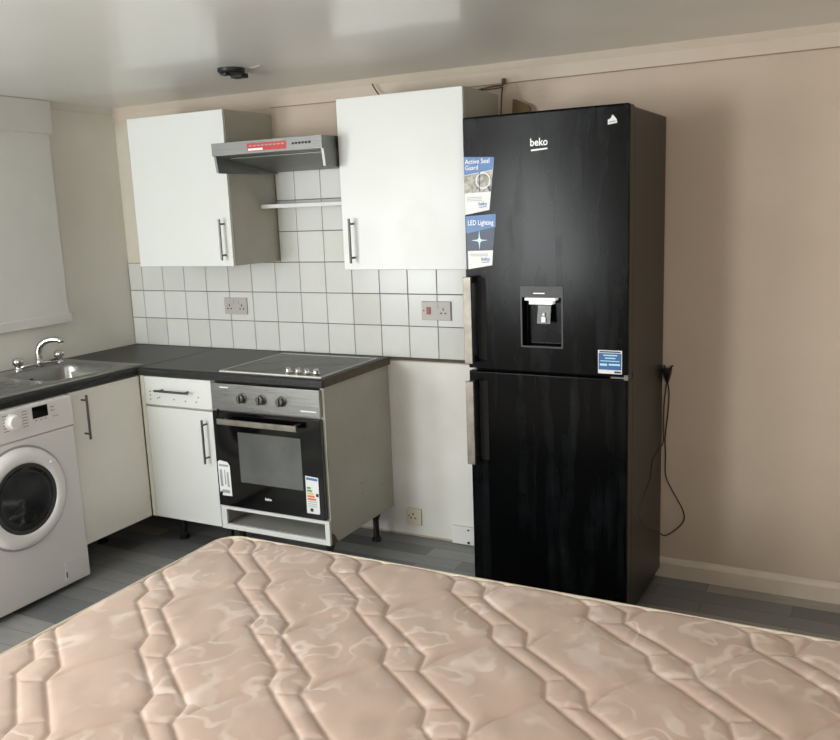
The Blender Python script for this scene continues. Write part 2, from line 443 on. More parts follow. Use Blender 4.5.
# ------------------------------------------------------------------ sink and tap
s = thing('sink', 'stainless steel inset sink in the left worktop', 'sink', (.31, -.8, zt))
ox0, ox1, oy0, oy1 = .05, .578, -1.62, -.528
bx0, bx1, by0, by1 = .135, .50, -.985, -.60; cx, cy = (bx0+bx1)/2, (by0+by1)/2
ang = sorted(set([2*math.pi*i/72 for i in range(72)] + [math.atan2(y-cy, x-cx) % (2*math.pi) for x in (ox0, ox1) for y in (oy0, oy1)]))
def outer(a, dz):
    c, q = math.cos(a), math.sin(a); ts = []
    if abs(c) > 1e-9: ts.append(((ox1 if c > 0 else ox0)-cx)/c)
    if abs(q) > 1e-9: ts.append(((oy1 if q > 0 else oy0)-cy)/q)
    k = min(ts); return (cx+k*c, cy+k*q, zt+dz)
def inner(a, sc, z, pw=5.):
    c, q = math.cos(a), math.sin(a); hxx, hyy = (bx1-bx0)/2, (by1-by0)/2
    k = (abs(c/hxx)**pw + abs(q/hyy)**pw)**(-1/pw); return (cx+k*c*sc, cy+k*q*sc, z)
loops = [[outer(a, .0005) for a in ang], [outer(a, .005) for a in ang], [inner(a, 1.05, zt+.004) for a in ang], [inner(a, 1., zt+.001) for a in ang],
         [inner(a, .975, zt-.02) for a in ang], [inner(a, .93, zt-.10) for a in ang], [inner(a, .86, zt-.138, 4) for a in ang], [inner(a, .70, zt-.148, 3) for a in ang], [inner(a, .12, zt-.152, 2) for a in ang]]
bm = B(); loft(bm, loops, cap0=False)
for i in range(7): tube(bm, [(.14+.05*i, -1.58, zt+.0045), (.14+.05*i, -1.06, zt+.0045)], .004, 8)
obj('basin', bm, 'steel', s, smooth=True)
bm = B(); turn(bm, (.158, -.83, zt-.045), (1, 0, -.1), [(0, .013), (.002, .013), (.002, .009), (.0005, .009)], 18); obj('overflow', bm, 'black', s)
bm = B(); turn(bm, (cx, cy, zt-.151), (0, 0, 1), [(0, .04), (.004, .038), (.004, .028), (.001, .025)], 20); obj('waste', bm, 'chrome', s)

t = thing('mixer_tap', 'chrome mixer tap with two round knobs behind the sink', 'tap', (.10, -.74, zt))
bm = B(); tube(bm, [(.105, -.85, zt+.020), (.105, -.615, zt+.020)], .010, 12)
cyl(bm, (.105, -.732, zt+.005), (.105, -.732, zt+.045), .018, 18); obj('bridge', bm, 'chrome', t, smooth=True)
bm = B(); path = smooth_path([(.105, -.732, zt+.04), (.106, -.731, zt+.075), (.118, -.725, zt+.108), (.148, -.708, zt+.130), (.185, -.688, zt+.134), (.205, -.678, zt+.126)])
tube(bm, path, [.017-.005*i/len(path) for i in range(len(path))], 14); turn(bm, (.203, -.679, zt+.136), (.1, .05, -1), [(0, .013), (.02, .014)], 14)
obj('spout', bm, 'chrome', t, smooth=True)
for y in (-.85, -.615):
    bm = B(); turn(bm, (.105, y, zt+.004), (0, 0, 1), [(0, .02), (.005, .02), (.010, .013), (.022, .013), (.028, .016), (.032, .023), (.044, .026), (.056, .023), (.062, .014), (.064, .002)], 20)
    obj('knob', bm, 'chrome', t, smooth=True)

# ------------------------------------------------------------------ washing machine
def print_marks(bm):
    for i in range(6):
        for sgn, yy in ((1, -1.252), (-1, -1.342)):
            z = .762+.0125*i; poly(bm, [(.6222, yy, z), (.6222, yy+.026, z), (.6222, yy+.026, z+.003), (.6222, yy, z+.003)], 1)
    for yy in (-1.195, -1.17, -1.148, -1.105, -1.09): poly(bm, [(.6222, yy, .774), (.6222, yy+.012, .774), (.6222, yy+.012, .777), (.6222, yy, .777)], 1)
    for z in (.80, .815): poly(bm, [(.6222, -1.115, z), (.6222, -1.095, z), (.6222, -1.095, z+.003), (.6222, -1.115, z+.003)], 1)
w = thing('washing_machine', 'white front-loading washing machine under the left worktop', 'washing machine', (.32, -1.30, 0))
y0, y1 = -1.598, -1.0
bm = B(); box(bm, .04, .60, y0, y1, .018, .848); obj('cabinet', bm, 'wm', w, bevel=.008)
bm = B()
cyo, czo, R = -1.297, .476, .205
def dring(r, x, n=48): return [(x, cyo+r*math.cos(2*math.pi*i/n), czo+r*math.sin(2*math.pi*i/n)) for i in range(n)]
def rect_ring(n=48):
    out = []
    for i in range(n):
        a = 2*math.pi*i/n; c, q = math.cos(a), math.sin(a); ts = []
        if abs(c) > 1e-9: ts.append(((y1 if c > 0 else y0)-cyo)/c)
        if abs(q) > 1e-9: ts.append(((.712 if q > 0 else .022)-czo)/q)
        k = min(ts); out.append((.618, cyo+k*c, czo+k*q))
    return out
box(bm, .60, .618, y0, y1, .022, .712)
obj('front_panel', bm, 'wm', w, bevel=.007)
bm = B(); slab(bm, [(.60, y0, .716), (.622, y0, .716), (.620, y0, .835), (.612, y0, .846), (.60, y0, .846)], (0, y1-y0, 0)); print_marks(bm); cp = obj('control_panel', bm, ['wm', 'wm_print'], w, bevel=.003)
bm = B(); turn(bm, (.621, -1.297, .795), (1, 0, 0), [(0, .036), (.003, .035), (.006, .030), (.02, .028), (.024, .025), (.0245, .002)], 28); obj('dial', bm, 'wm_ring', cp, smooth=False)
bm = B(); box(bm, .6205, .6225, -1.202, -1.128, .785, .833); obj('display', bm, 'black_glass', cp)
bm = B(); box(bm, .60, .6205, -1.575, -1.40, .735, .832); obj('detergent_drawer', bm, 'wm', cp, bevel=.003)
d = obj('door', loft(B(), [dring(R+.004, .618), dring(R+.004, .626), dring(R, .640), dring(R-.02, .653), dring(R-.045, .655), dring(R-.058, .648), dring(R-.062, .632)], cap0=False, cap1=False), 'wm_ring', w, smooth=True)
bm = B(); loft(bm, [dring(R+.013, .6182), dring(R+.013, .621), dring(R+.003, .622)], cap0=False, cap1=False); obj('gap_ring', bm, 'chrome_ring', d)
bm = B(); loft(bm, [dring(R-.062, .640), dring(R-.07, .644), dring(.10, .636), dring(.05, .63), dring(.001, .628)], cap0=False); obj('glass', bm, 'wm_glass', d, smooth=True)
bm = B(); loft(bm, [dring(R-.058, .6475), dring(R-.066, .649), dring(R-.074, .645)], cap0=False, cap1=False); obj('inner_rim', bm, 'rubber', d, smooth=True)
bm = B()
for k in range(-3, 4):
    a = math.radians(10+k*5); r0 = R-.048; r1 = R-.012
box(bm, .652, .660, cyo+.125, cyo+.145, czo+.115, czo+.13); obj('door_catch', bm, 'wm_ring', d, bevel=.003)
bm = B(); slab(bm, [(.618, -1.136, .042), (.618, -1.04, .034), (.618, -1.036, .118), (.618, -1.131, .126)], (.003, 0, 0)); fl = obj('filter_flap', bm, 'wm', w, bevel=.001)
bm = B(); box(bm, .6208, .622, -1.132, -1.126, .06, .085); obj('flap_slot', bm, 'rubber', fl)
for x in (.08, .56):
    for y in (-1.56, -1.04):
        bm = B(); cyl(bm, (x, y, 0), (x, y, .02), .02); obj('foot', bm, 'black', w)

# ------------------------------------------------------------------ base cabinets
def legs(t, pts):
    for x, y in pts:
        bm = B(); turn(bm, (x, y, 0), (0, 0, 1), [(0, .024), (.012, .024), (.02, .015), (.10, .014), (.13, .024), (.149, .026)], 16); obj('leg', bm, 'black', t)
c = thing('base_cabinet', 'white sink cabinet with one tall door beside the washing machine', 'cabinet', (.3, -.8, 0))
bm = B(); w_ = .018
box(bm, .02, .572, -.985, -.967, .15, zl-.001); box(bm, .02, .572, -.62, -.602, .15, zl-.001); box(bm, .02, .572, -.967, -.62, .15, .168)
box(bm, .02, .032, -.967, -.62, .168, .72); obj('carcass', bm, 'carcass', c)
bm = B(); box(bm, .573, .592, -.984, -.5795, .15, .848); d = obj('door', bm, 'shade_white', c, bevel=.003)
bar_handle(d, (.592, -.925, .628), (.592, -.925, .828), (1, 0, 0))
legs(c, [(.32, -.93), (.32, -.66), (.1, -.93)])

c = thing('base_cabinet', 'white corner cabinet with a drawer above its door, left of the oven', 'cabinet', (.8, -.3, 0))
bm = B()
box(bm, .604, .622, -.558, -.015, .15, zl-.001); box(bm, 1.01, 1.028, -.558, -.015, .15, zl-.001); box(bm, .622, 1.01, -.558, -.015, .15, .168); box(bm, .622, 1.01, -.03, -.015, .168, zl-.001)
box(bm, .622, 1.01, -.558, -.54, .69, .715)
obj('carcass', bm, 'carcass', c)
bm = B(); box(bm, .5935, .618, -.577, -.557, .15, .85); obj('corner_post', bm, 'cream', c, bevel=.002)
bm = B(); box(bm, .621, 1.026, -.579, -.56, .712, .848); dr = obj('drawer', bm, 'white', c, bevel=.003)
bar_handle(dr, (.712, -.579, .787), (.915, -.579, .787), (0, -1, 0))
for x, z in ((.655, .775), (.655, .757), (.655, .738), (.70, .745), (.712, .75), (.80, .745), (.87, .742), (.935, .742), (.95, .765)):
    bm = B(); turn(bm, (x, -.5792, z), (0, -1, 0), [(0, .0035), (.0006, .0035)], 10); obj('screw_hole', bm, 'dark', dr)
bm = B(); box(bm, .621, 1.026, -.579, -.56, .152, .702); d = obj('door', bm, 'white', c, bevel=.003)
bar_handle(d, (.985, -.579, .462), (.985, -.579, .668), (0, -1, 0))
legs(c, [(.67, -.455), (.97, -.455), (.66, -.1)])

# oven housing
c = thing('oven_housing', 'white open oven housing unit with grey side panel and black legs', 'cabinet', (1.33, -.3, 0))
bm = B(); box(bm, 1.610, 1.628, -.566, -.012, .15, zl-.001); obj('side_panel', bm, 'carcass', c, label='tall grey-white side panel with chipped edges')
bm = B(); box(bm, 1.030, 1.040, -.566, -.015, .15, zl-.001); obj('side_panel', bm, 'carcass', c)
bm = B(); box(bm, 1.0405, 1.6095, -.55, -.015, .15, .168); obj('bottom_panel', bm, 'grey_in', c)
bm = B(); box(bm, 1.0405, 1.6095, -.53, -.015, .236, .252); obj('shelf', bm, 'carcass', c)
bm = B(); box(bm, 1.032, 1.628, -.581, -.567, .150, .174); box(bm, 1.032, 1.628, -.581, -.567, .246, .262)
box(bm, 1.032, 1.062, -.581, -.567, .174, .246); box(bm, 1.604, 1.628, -.581, -.567, .174, .246)
obj('plinth_frame', bm, 'white', c, bevel=.0015)
bm = B(); slab(bm, [(1.6285, -.566, .15), (1.6285, -.566, .205), (1.6285, -.545, .19), (1.6285, -.53, .165), (1.6285, -.515, .15)], (.0012, 0, 0))
obj('chipped_edge', bm, 'wood_edge', c); bm = B()
slab(bm, [(1.6285, -.566, .60), (1.6285, -.566, .48), (1.6285, -.562, .52)], (.001, 0, 0)); obj('chipped_edge', bm, 'wood_edge', c)
for y, z in ((-.30, .30), (-.12, .29), (-.10, .66), (-.30, .35)):
    bm = B(); turn(bm, (1.628, y, z), (1, 0, 0), [(0, .004), (.001, .004)], 8); obj('screw_hole', bm, 'hide', c)
legs(c, [(1.585, -.52), (1.585, -.12), (1.08, -.5)])

# ------------------------------------------------------------------ built-in oven
o = thing('oven', 'built-in steel and black glass oven below the hob', 'oven', (1.325, -.3, .262))
bm = B(); box(bm, 1.055, 1.605, -.566, -.06, .264, .838); obj('oven_body', bm, 'hide', o)
bm = B(); box(bm, 1.035, 1.618, -.588, -.567, .722, .842)
poly(bm, [(1.085, -.5883, .822), (1.135, -.5883, .822), (1.135, -.5883, .828), (1.085, -.5883, .828)], 1); poly(bm, [(1.52, -.5883, .744), (1.60, -.5883, .744), (1.60, -.5883, .750), (1.52, -.5883, .750)], 1)
cp = obj('control_panel', bm, ['steel', 'paper'], o, bevel=.002)
for x in (1.212, 1.318, 1.425):
    bm = B(); turn(bm, (x, -.588, .782), (0, -1, 0), [(0, .024), (.004, .023), (.006, .019), (.024, .018), (.026, .014), (.0262, .001)], 24)
    box(bm, x-.005, x+.005, -.622, -.6125, .764, .800); obj('knob', bm, 'bar', cp)
bm = B(); box(bm, 1.035, 1.618, -.592, -.567, .268, .714); d = obj('door', bm, 'black_glass', o, bevel=.003)
bm = B(); slab(bm, [(1.172, -.5925, .392), (1.512, -.5925, .392), (1.512, -.5925, .625), (1.172, -.5925, .625)], (0, -.0006, 0)); obj('window', bm, 'window_glass' if 'window_glass' in M else 'hob_glass', d, label='glass window with a grey reflection painted in')
bm = B(); box(bm, 1.092, 1.522, -.634, -.624, .664, .690)
for x in (1.11, 1.49): box(bm, x, x+.014, -.624, -.592, .668, .686)
obj('handle', bm, 'alu', d, bevel=.002, label='flat silver bar handle')
bm = B(); text(bm, 'beko', .018, (1.30, -.5926, .322), mi=0, bold=.0005); obj('lettering', bm, 'logo', d)
bm = B(); Y = -.5927   # pale leaflet, lower left
pts = [(1.043, .474), (1.055, .483), (1.10, .478), (1.112, .462), (1.114, .318), (1.06, .316), (1.045, .33)]
poly(bm, [(x, Y, z) for x, z in pts], 0)
for x0, x1, a, b in ((1.05, 1.105, .455, .465), (1.052, 1.068, .36, .44), (1.078, 1.086, .37, .44), (1.092, 1.104, .36, .43), (1.058, 1.104, .33, .345)):
    poly(bm, [(x0, Y-.0004, a), (x1, Y-.0004, a), (x1-.003, Y-.0004, b), (x0, Y-.0004, b)], 1)
poly(bm, [(1.047, Y-.0006, .322), (1.06, Y-.0006, .320), (1.062, Y-.0006, .334), (1.048, Y-.0006, .336)], 2)
obj('sticker', bm, ['paper', 'greyprint', 'black'], d, label='pale leaflet stuck to the lower left of the glass')
bm = B()
poly(bm, [(1.524, Y, .293), (1.588, Y, .293), (1.592, Y, .30), (1.592, Y, .458), (1.526, Y, .462)], 0)
poly(bm, [(1.53, Y-.0004, .445), (1.588, Y-.0004, .442), (1.588, Y-.0004, .453), (1.53, Y-.0004, .456)], 1)
for i, (mi, L) in enumerate(((2, .018), (2, .024), (5, .030), (3, .036), (3, .042))):
    z = .413-.0125*i; poly(bm, [(1.531, Y-.0004, z-.009), (1.531+L, Y-.0004, z-.009), (1.535+L, Y-.0004, z-.0045), (1.531+L, Y-.0004, z), (1.531, Y-.0004, z)], mi)
poly(bm, [(1.576, Y-.0004, .372), (1.590, Y-.0004, .372), (1.590, Y-.0004, .386), (1.576, Y-.0004, .386)], 4)
for z in (.345, .335, .325): poly(bm, [(1.534, Y-.0004, z), (1.58, Y-.0004, z), (1.58, Y-.0004, z+.003), (1.534, Y-.0004, z+.003)], 6)
poly(bm, [(1.543, Y-.0004, .302), (1.558, Y-.0004, .302), (1.558, Y-.0004, .317), (1.543, Y-.0004, .317)], 4)
obj('sticker', bm, ['paper', 'blue', 'green', 'orange', 'black', 'yellow', 'greyprint'], d, label='energy rating sticker on the lower right of the glass')

# ------------------------------------------------------------------ hob
hb = thing('hob', 'black ceramic hob with silver rim set in the worktop', 'hob', (1.34, -.33, zt))
hx0, hx1, hy0, hy1 = 1.072, 1.618, -.565, -.088
bm = B(); box(bm, hx0+.006, hx1-.006, hy0+.006, hy1-.006, zt+.0006, zt+.005); obj('glass', bm, 'hob_glass', hb)
bm = B(); z0, z1 = zt+.0004, zt+.0065
box(bm, hx0, hx1, hy0, hy0+.007, z0, z1); box(bm, hx0, hx1, hy1-.007, hy1, z0, z1); box(bm, hx0, hx0+.007, hy0+.007, hy1-.007, z0, z1); box(bm, hx1-.007, hx1, hy0+.007, hy1-.007, z0, z1)
obj('rim', bm, 'rim', hb)
for x, y, r in ((1.22, -.20, .088), (1.47, -.205, .105), (1.215, -.43, .105), (1.435, -.40, .075)):
    bm = B(); loft(bm, [circ((x, y, zt+.005+a), (0, 0, 1), q, 40) for a, q in ((0, r), (.0005, r), (.0005, r-.013), (0, r-.013))], closed=True); obj('cooking_zone', bm, 'ring', hb)
for x in (1.412, 1.463, 1.508, 1.556):
    bm = B(); turn(bm, (x, -.508, zt+.005), (0, 0, 1), [(0, .019), (.004, .019), (.006, .014), (.016, .013), (.018, .011), (.0182, .001)], 20)
    box(bm, x-.004, x+.004, -.523, -.493, zt+.02, zt+.027); obj('knob', bm, 'chrome', hb)

# ------------------------------------------------------------------ sockets on the wall
def holes(bm, x, z, y, k=1, mi=1):
    for dx, dz, w_, h_ in ((0, .012, .003, .006), (-.011, -.006, .005, .003), (.011, -.006, .005, .003)):
        poly(bm, [(x+dx*k-w_, y, z+dz*k-h_), (x+dx*k+w_, y, z+dz*k-h_), (x+dx*k+w_, y, z+dz*k+h_), (x+dx*k-w_, y, z+dz*k+h_)], mi)
yt = -.0098
s = thing('wall_socket', 'grey double socket on the tiles below the left wall cabinet', 'socket', (.742, yt, 1.116), 'sockets on the back wall')
bm = B(); box(bm, .670, .816, yt-.010, yt, 1.073, 1.159); holes(bm, .703, 1.108, yt-.0103); holes(bm, .783, 1.108, yt-.0103); obj('face_plate', bm, ['sock', 'black'], s, bevel=.003)
for x in (.728, .758):
    bm = B(); box(bm, x-.008, x+.008, yt-.013, yt-.01, 1.125, 1.148); obj('switch', bm, 'sock', s, bevel=.001)
s = thing('wall_socket', 'grey cooker switch and socket with red rocker on the tiles beside the fridge', 'socket', (1.898, yt, 1.114), 'sockets on the back wall')
bm = B(); box(bm, 1.824, 1.972, yt-.010, yt, 1.071, 1.158); holes(bm, 1.935, 1.11, yt-.0103); poly(bm, circ((1.836, yt-.0103, 1.115), (0, -1, 0), .004, 10), 1); obj('face_plate', bm, ['sock', 'black'], s, bevel=.003)
bm = B(); box(bm, 1.851, 1.871, yt-.014, yt-.01, 1.098, 1.132); obj('switch', bm, 'red', s, bevel=.001, label='red rocker switch')
bm = B(); box(bm, 1.896, 1.910, yt-.013, yt-.01, 1.125, 1.148); obj('switch', bm, 'sock', s, bevel=.001)
s = thing('wall_socket', 'yellowed single socket low on the bare white wall', 'socket', (1.738, -.004, .105), 'sockets on the back wall')
bm = B(); box(bm, 1.698, 1.778, -.016, -.004, .062, .146); holes(bm, 1.735, .104, -.0163, 1.1); poly(bm, circ((1.712, -.0163, .108), (0, -1, 0), .004, 10), 1); obj('face_plate', bm, ['sock_white', 'black'], s, bevel=.004)
s = thing('blanking_box', 'white blanking box at floor level beside the fridge', 'wall box', (2.02, -.004, .055))
bm = B(); box(bm, 1.945, 2.095, -.022, -.004, .004, .092); obj('cover', bm, 'white_plastic', s, bevel=.003)
for z, r in ((.078, .005), (.016, .007)):
    bm = B(); turn(bm, (2.03, -.022, z), (0, -1, 0), [(0, r), (.0008, r)], 10); obj('screw', bm, 'dark', s)

# ------------------------------------------------------------------ fridge freezer
f = thing('fridge_freezer', 'tall black fridge freezer with water dispenser beside the bare wall', 'fridge', (2.6, -.29, 0))
fx0, fx1, fyd, fyb = 2.294, 2.909, -.553, -.015
zs = .962; ztop = 1.896
bm = B(); box(bm, fx0+.004, fx1, -.485, fyb, .04, ztop-.006); obj('body', bm, 'fridge_side', f, bevel=.006)
# upper door with a recess for the dispenser
dx0, dx1, dz0, dz1 = 2.517, 2.668, 1.064, 1.243
def door_bm(z0, z1, hole=None):
    bm = B(); yb = -.488
    O = [(fx0, z0), (fx1, z0), (fx1, z1), (fx0, z1)]
    if not hole: return box(bm, fx0, fx1, fyd, yb, z0, z1)
    H = [(hole[0], hole[2]), (hole[1], hole[2]), (hole[1], hole[3]), (hole[0], hole[3])]; yr = fyd+.045
    loft(bm, [[(x, yb, z) for x, z in O], [(x, fyd, z) for x, z in O], [(x, fyd, z) for x, z in H], [(x, yr, z) for x, z in H]]); return bm
ud = obj('door', door_bm(zs+.006, ztop, (dx0, dx1, dz0, dz1)), 'fridge', f, bevel=.006, label='upper black door with water dispenser')
ld = obj('door', door_bm(.045, zs-.004), 'fridge', f, bevel=.006, label='lower black freezer door')
for z0, z1 in ((zs+.012, ztop-.006), (.052, zs-.010)):
    bm = B(); box(bm, fx1-.0005, fx1+.0012, fyd+.012, -.49, z0, z1); obj('door_edge', bm, 'fridge_edge', ud if z0 > .5 else ld)
bm = B(); box(bm, fx0+.01, fx1-.01, -.50, -.484, zs-.004, zs+.006); obj('door_gap', bm, 'dark', f)
bm = B(); box(bm, fx1-.06, fx1-.004, fyd-.003, fyd+.03, zs-.002, zs+.004); box(bm, fx1-.012, fx1+.003, fyd-.004, fyd+.04, zs-.006, zs+.012); obj('hinge', bm, 'bar', f)
def fridge_handle(p, z0, z1, m):
    bm = B(); n = 16; loops = []
    x0, x1 = 2.303, 2.336
    for i in range(n+1):
        t = i/n; z = z0+(z1-z0)*t; q = 1
        y = fyd-.012-.036*q
        loops.append([(x0, y-.006, z), (x1, y-.006, z), (x1, y+.005, z), (x0, y+.005, z)])
    loft(bm, loops)
    box(bm, x0+.004, x1-.004, fyd-.03, fyd, z0, z0+.025, 1); box(bm, x0+.004, x1-.004, fyd-.03, fyd, z1-.025, z1, 1)
    h_ = obj('handle', bm, [m, 'black'], p, bevel=.002, label='silver vertical bar handle')
    bm = B(); box(bm, x1+.002, x1+.036, fyd-.0015, fyd, z0+.01, z1-.005); obj('handle_shade', bm, 'dark', p)  # flat dark strip laid on the door as shade beside the bar
fridge_handle(ud, .993, 1.320, 'alu'); fridge_handle(ld, .598, .925, 'alu')
# dispenser
bm = B(); yr = fyd-.001
for a in ((dx0-.006, dx1+.006, dz1, dz1+.04), (dx0-.006, dx0, dz0-.006, dz1), (dx1, dx1+.006, dz0-.006, dz1), (dx0, dx1, dz0-.006, dz0)): box(bm, a[0], a[1], yr-.001, fyd, a[2], a[3])
dp = obj('dispenser', bm, 'black', ud, label='black water dispenser surround')
bm = B(); box(bm, dx0+.012, dx1-.022, fyd-.004, fyd+.03, 1.232, 1.241); box(bm, dx0+.028, dx1-.034, fyd-.002, fyd+.03, 1.218, 1.232); obj('dispenser_light', bm, 'light_bar', ud, label='bright white strip over the dispenser')
bm = B(); box(bm, 2.562, 2.606, fyd-.0028, fyd-.002, 1.256, 1.260); obj('dispenser_mark', bm, 'logo', ud)
bm = B(); loft(bm, [[(2.572, fyd+.02, 1.218), (2.622, fyd+.02, 1.218), (2.622, fyd+.026, 1.218), (2.572, fyd+.026, 1.218)], [(2.572, fyd+.006, 1.146), (2.622, fyd+.006, 1.146), (2.622, fyd+.012, 1.146), (2.572, fyd+.012, 1.146)]])
obj('dispenser_lever', bm, 'lever', ud)
bm = B(); box(bm, 2.590, 2.606, fyd+.002, fyd+.008, 1.152, 1.172); turn(bm, (2.598, fyd+.006, 1.18), (0, -1, 0), [(0, .006), (.003, .005)], 12); obj('lever_mark', bm, 'logo', ud)
# logo and stickers
bm = B(); text(bm, 'beko', .037, (2.556, fyd-.0008, 1.778), fit=.066, bold=.0006); slab(bm, [(2.560, fyd-.0004, 1.760), (2.621, fyd-.0004, 1.764), (2.621, fyd-.0004, 1.769), (2.560, fyd-.0004, 1.766)], (0, -.0005, 0)); obj('logo', bm, 'logo', ud)
bm = B(); Y = fyd-.0008
poly(bm, [(2.836, Y, 1.830), (2.868, Y, 1.834), (2.866, Y, 1.846), (2.852, Y, 1.862), (2.846, Y, 1.850), (2.836, Y, 1.846)]); poly(bm, [(2.84, Y-.0003, 1.835), (2.862, Y-.0003, 1.838), (2.862, Y-.0003, 1.842), (2.84, Y-.0003, 1.839)], 1); obj('sticker', bm, ['paper', 'greyprint'], ud, label='small white torn emblem sticker')
def quadp(bm, a, b, c_, d_, mi, y): poly(bm, [(p[0], y, p[1]) for p in (a, b, c_, d_)], mi)
bm = B()
quadp(bm, (2.2965, 1.546), (2.395, 1.562), (2.418, 1.749), (2.2965, 1.756), 0, Y)
quadp(bm, (2.2965, 1.690), (2.4115, 1.705), (2.418, 1.749), (2.2965, 1.756), 1, Y-.0003)
quadp(bm, (2.2965, 1.625), (2.4025, 1.628), (2.4115, 1.703), (2.2965, 1.688), 2, Y-.0003)
n = 20; loft(bm, [[(2.372+.030*math.cos(2*math.pi*i/n), Y-.0005, 1.668+.030*math.sin(2*math.pi*i/n)) for i in range(n)], [(2.372+.025*math.cos(2*math.pi*i/n), Y-.0005, 1.668+.025*math.sin(2*math.pi*i/n)) for i in range(n)]], False, False, 0)
quadp(bm, (2.388, 1.645), (2.394, 1.648), (2.404, 1.630), (2.398, 1.627), 4, Y-.0005)
quadp(bm, (2.355, 1.630), (2.359, 1.630), (2.361, 1.70), (2.357, 1.70), 4, Y-.0005)
text(bm, 'Active Seal', .024, (2.301, Y-.0006, 1.730), fit=.098, mi=3); text(bm, 'Guard', .024, (2.301, Y-.0006, 1.708), fit=.052, mi=3)
for z in (1.608, 1.602, 1.596): quadp(bm, (2.305, z), (2.365, z), (2.365, z+.002), (2.305, z+.002), 5, Y-.0003)
text(bm, 'beko', .019, (2.352, Y-.0006, 1.579), fit=.034, mi=6, bold=.0004); quadp(bm, (2.354, 1.571), (2.384, 1.573), (2.384, 1.5755), (2.354, 1.5735), 6, Y-.0006)
obj('sticker', bm, ['paper', 'blue', 'photo', 'logo', 'navy', 'greyprint', 'blue_deep'], ud, label='blue and white sticker reading Active Seal Guard')
bm = B()
quadp(bm, (2.2985, 1.345), (2.402, 1.370), (2.420, 1.547), (2.2985, 1.541), 0, Y)
quadp(bm, (2.2985, 1.478), (2.418, 1.500), (2.420, 1.547), (2.2985, 1.541), 1, Y-.0003)
quadp(bm, (2.304, 1.345), (2.402, 1.360), (2.406, 1.415), (2.304, 1.413), 2, Y-.0003)
text(bm, 'LED Lighting', .026, (2.306, Y-.0006, 1.508), fit=.104, mi=3)
for a, r in ((0, .034), (math.pi/2, .036)):
    ux, uz = math.cos(a), math.sin(a); cxx, czz = 2.352, 1.452
    poly(bm, [(cxx+ux*r, Y-.0006-a*.0001, czz+uz*r), (cxx-uz*.004, Y-.0006-a*.0001, czz+ux*.004), (cxx-ux*r, Y-.0006-a*.0001, czz-uz*r), (cxx+uz*.004, Y-.0006-a*.0001, czz-ux*.004)], 4)
turn(bm, (2.352, Y-.0008, 1.452), (0, -1, 0), [(0, .008), (.0002, .007)], 14, 3)
for z in (1.400, 1.394): quadp(bm, (2.312, z), (2.385, z), (2.385, z+.002), (2.312, z+.002), 5, Y-.0006)
text(bm, 'beko', .019, (2.358, Y-.0006, 1.377), fit=.034, mi=6, bold=.0004); quadp(bm, (2.36, 1.369), (2.39, 1.371), (2.39, 1.3735), (2.36, 1.3715), 6, Y-.0006)
obj('sticker', bm, ['navy', 'blue', 'paper', 'logo', 'sparkle', 'greyprint', 'blue_deep'], ud, label='dark blue sticker reading LED Lighting with a bright star')
bm = B()
quadp(bm, (2.803, .976), (2.889, .976), (2.889, 1.060), (2.803, 1.060), 0, Y)
quadp(bm, (2.805, .990), (2.887, .990), (2.887, 1.050), (2.805, 1.050), 1, Y-.0003)
for x0, x1, z, hh in ((2.808, 2.884, 1.052, .005), (2.822, 2.872, 1.040, .004), (2.828, 2.866, 1.030, .004), (2.812, 2.880, 1.020, .003), (2.810, 2.836, 1.004, .008), (2.842, 2.882, 1.006, .006)):
    quadp(bm, (x0, z), (x1, z), (x1, z+hh), (x0, z+hh), 2 if z < 1.05 else 3, Y-.0006)
quadp(bm, (2.862, .979), (2.886, .979), (2.886, .986), (2.862, .986), 3, Y-.0006)
obj('sticker', bm, ['paper', 'blue_deep', 'sparkle', 'navy'], ud, label='square blue notice sticker at the lower right of the door')
for x in (2.34, 2.87):
    for y in (-.45, -.06):
        bm = B(); cyl(bm, (x, y, 0), (x, y, .042), .02); obj('foot', bm, 'black', f)

f.rotation_euler = (0, 0, math.radians(-1.2)); f.location.x += .004
# board on the fridge
bm = B(); slab(bm, [(2.288, -.03, ztop-.005), (2.372, -.03, ztop-.005), (2.372, -.030, 1.962), (2.362, -.028, 1.978), (2.303, -.024, 2.006), (2.294, -.024, 2.006)], (0, -.012, 0))
tag(obj('board_offcut', bm, 'card', loc=(2.33, -.03, ztop-.005)), 'small brown board standing on top of the fridge against the wall', 'board')

# fridge cable
c = thing('power_cable', 'thin power cable with black plug looping beside the fridge', 'cable', (2.93, -.03, .9))
bm = B()
loft(bm, [[(x, y, z) for x, y in ((2.938-w_, -.012-d_), (2.938+w_, -.012-d_), (2.938+w_, -.010), (2.938-w_, -.010))] for z, w_, d_ in ((.845, .005, .018), (.882, .014, .034), (.905, .017, .036))])
slab(bm, [(2.925, -.034, .903), (2.933, -.034, .903), (2.928, -.034, .916), (2.9225, -.034, .918)], (0, .012, 0)); slab(bm, [(2.943, -.034, .903), (2.951, -.034, .903), (2.964, -.034, .916), (2.957, -.034, .918)], (0, .012, 0)); obj('plug', bm, 'black', c, bevel=.002)
p = [(2.937, -.026, .85), (2.928, -.03, .76), (2.928, -.035, .66), (2.93, -.05, .60), (2.932, -.15, .595), (2.933, -.26, .58), (2.935, -.31, .52), (2.938, -.44, .485), (2.945, -.53, .45), (2.95, -.45, .385), (2.94, -.205, .277), (2.945, -.068, .205), (2.98, -.03, .22), (3.014, -.03, .265), (3.010, -.03, .312), (2.965, -.03, .393), (2.938, -.028, .454), (2.936, -.025, .54), (2.932, -.022, .61), (2.942, -.022, .72), (2.945, -.022, .80), (2.939, -.026, .85)]
bm = B(); tube(bm, smooth_path(p, 8), .0026, 8); obj('cord', bm, 'cable', c, smooth=True)

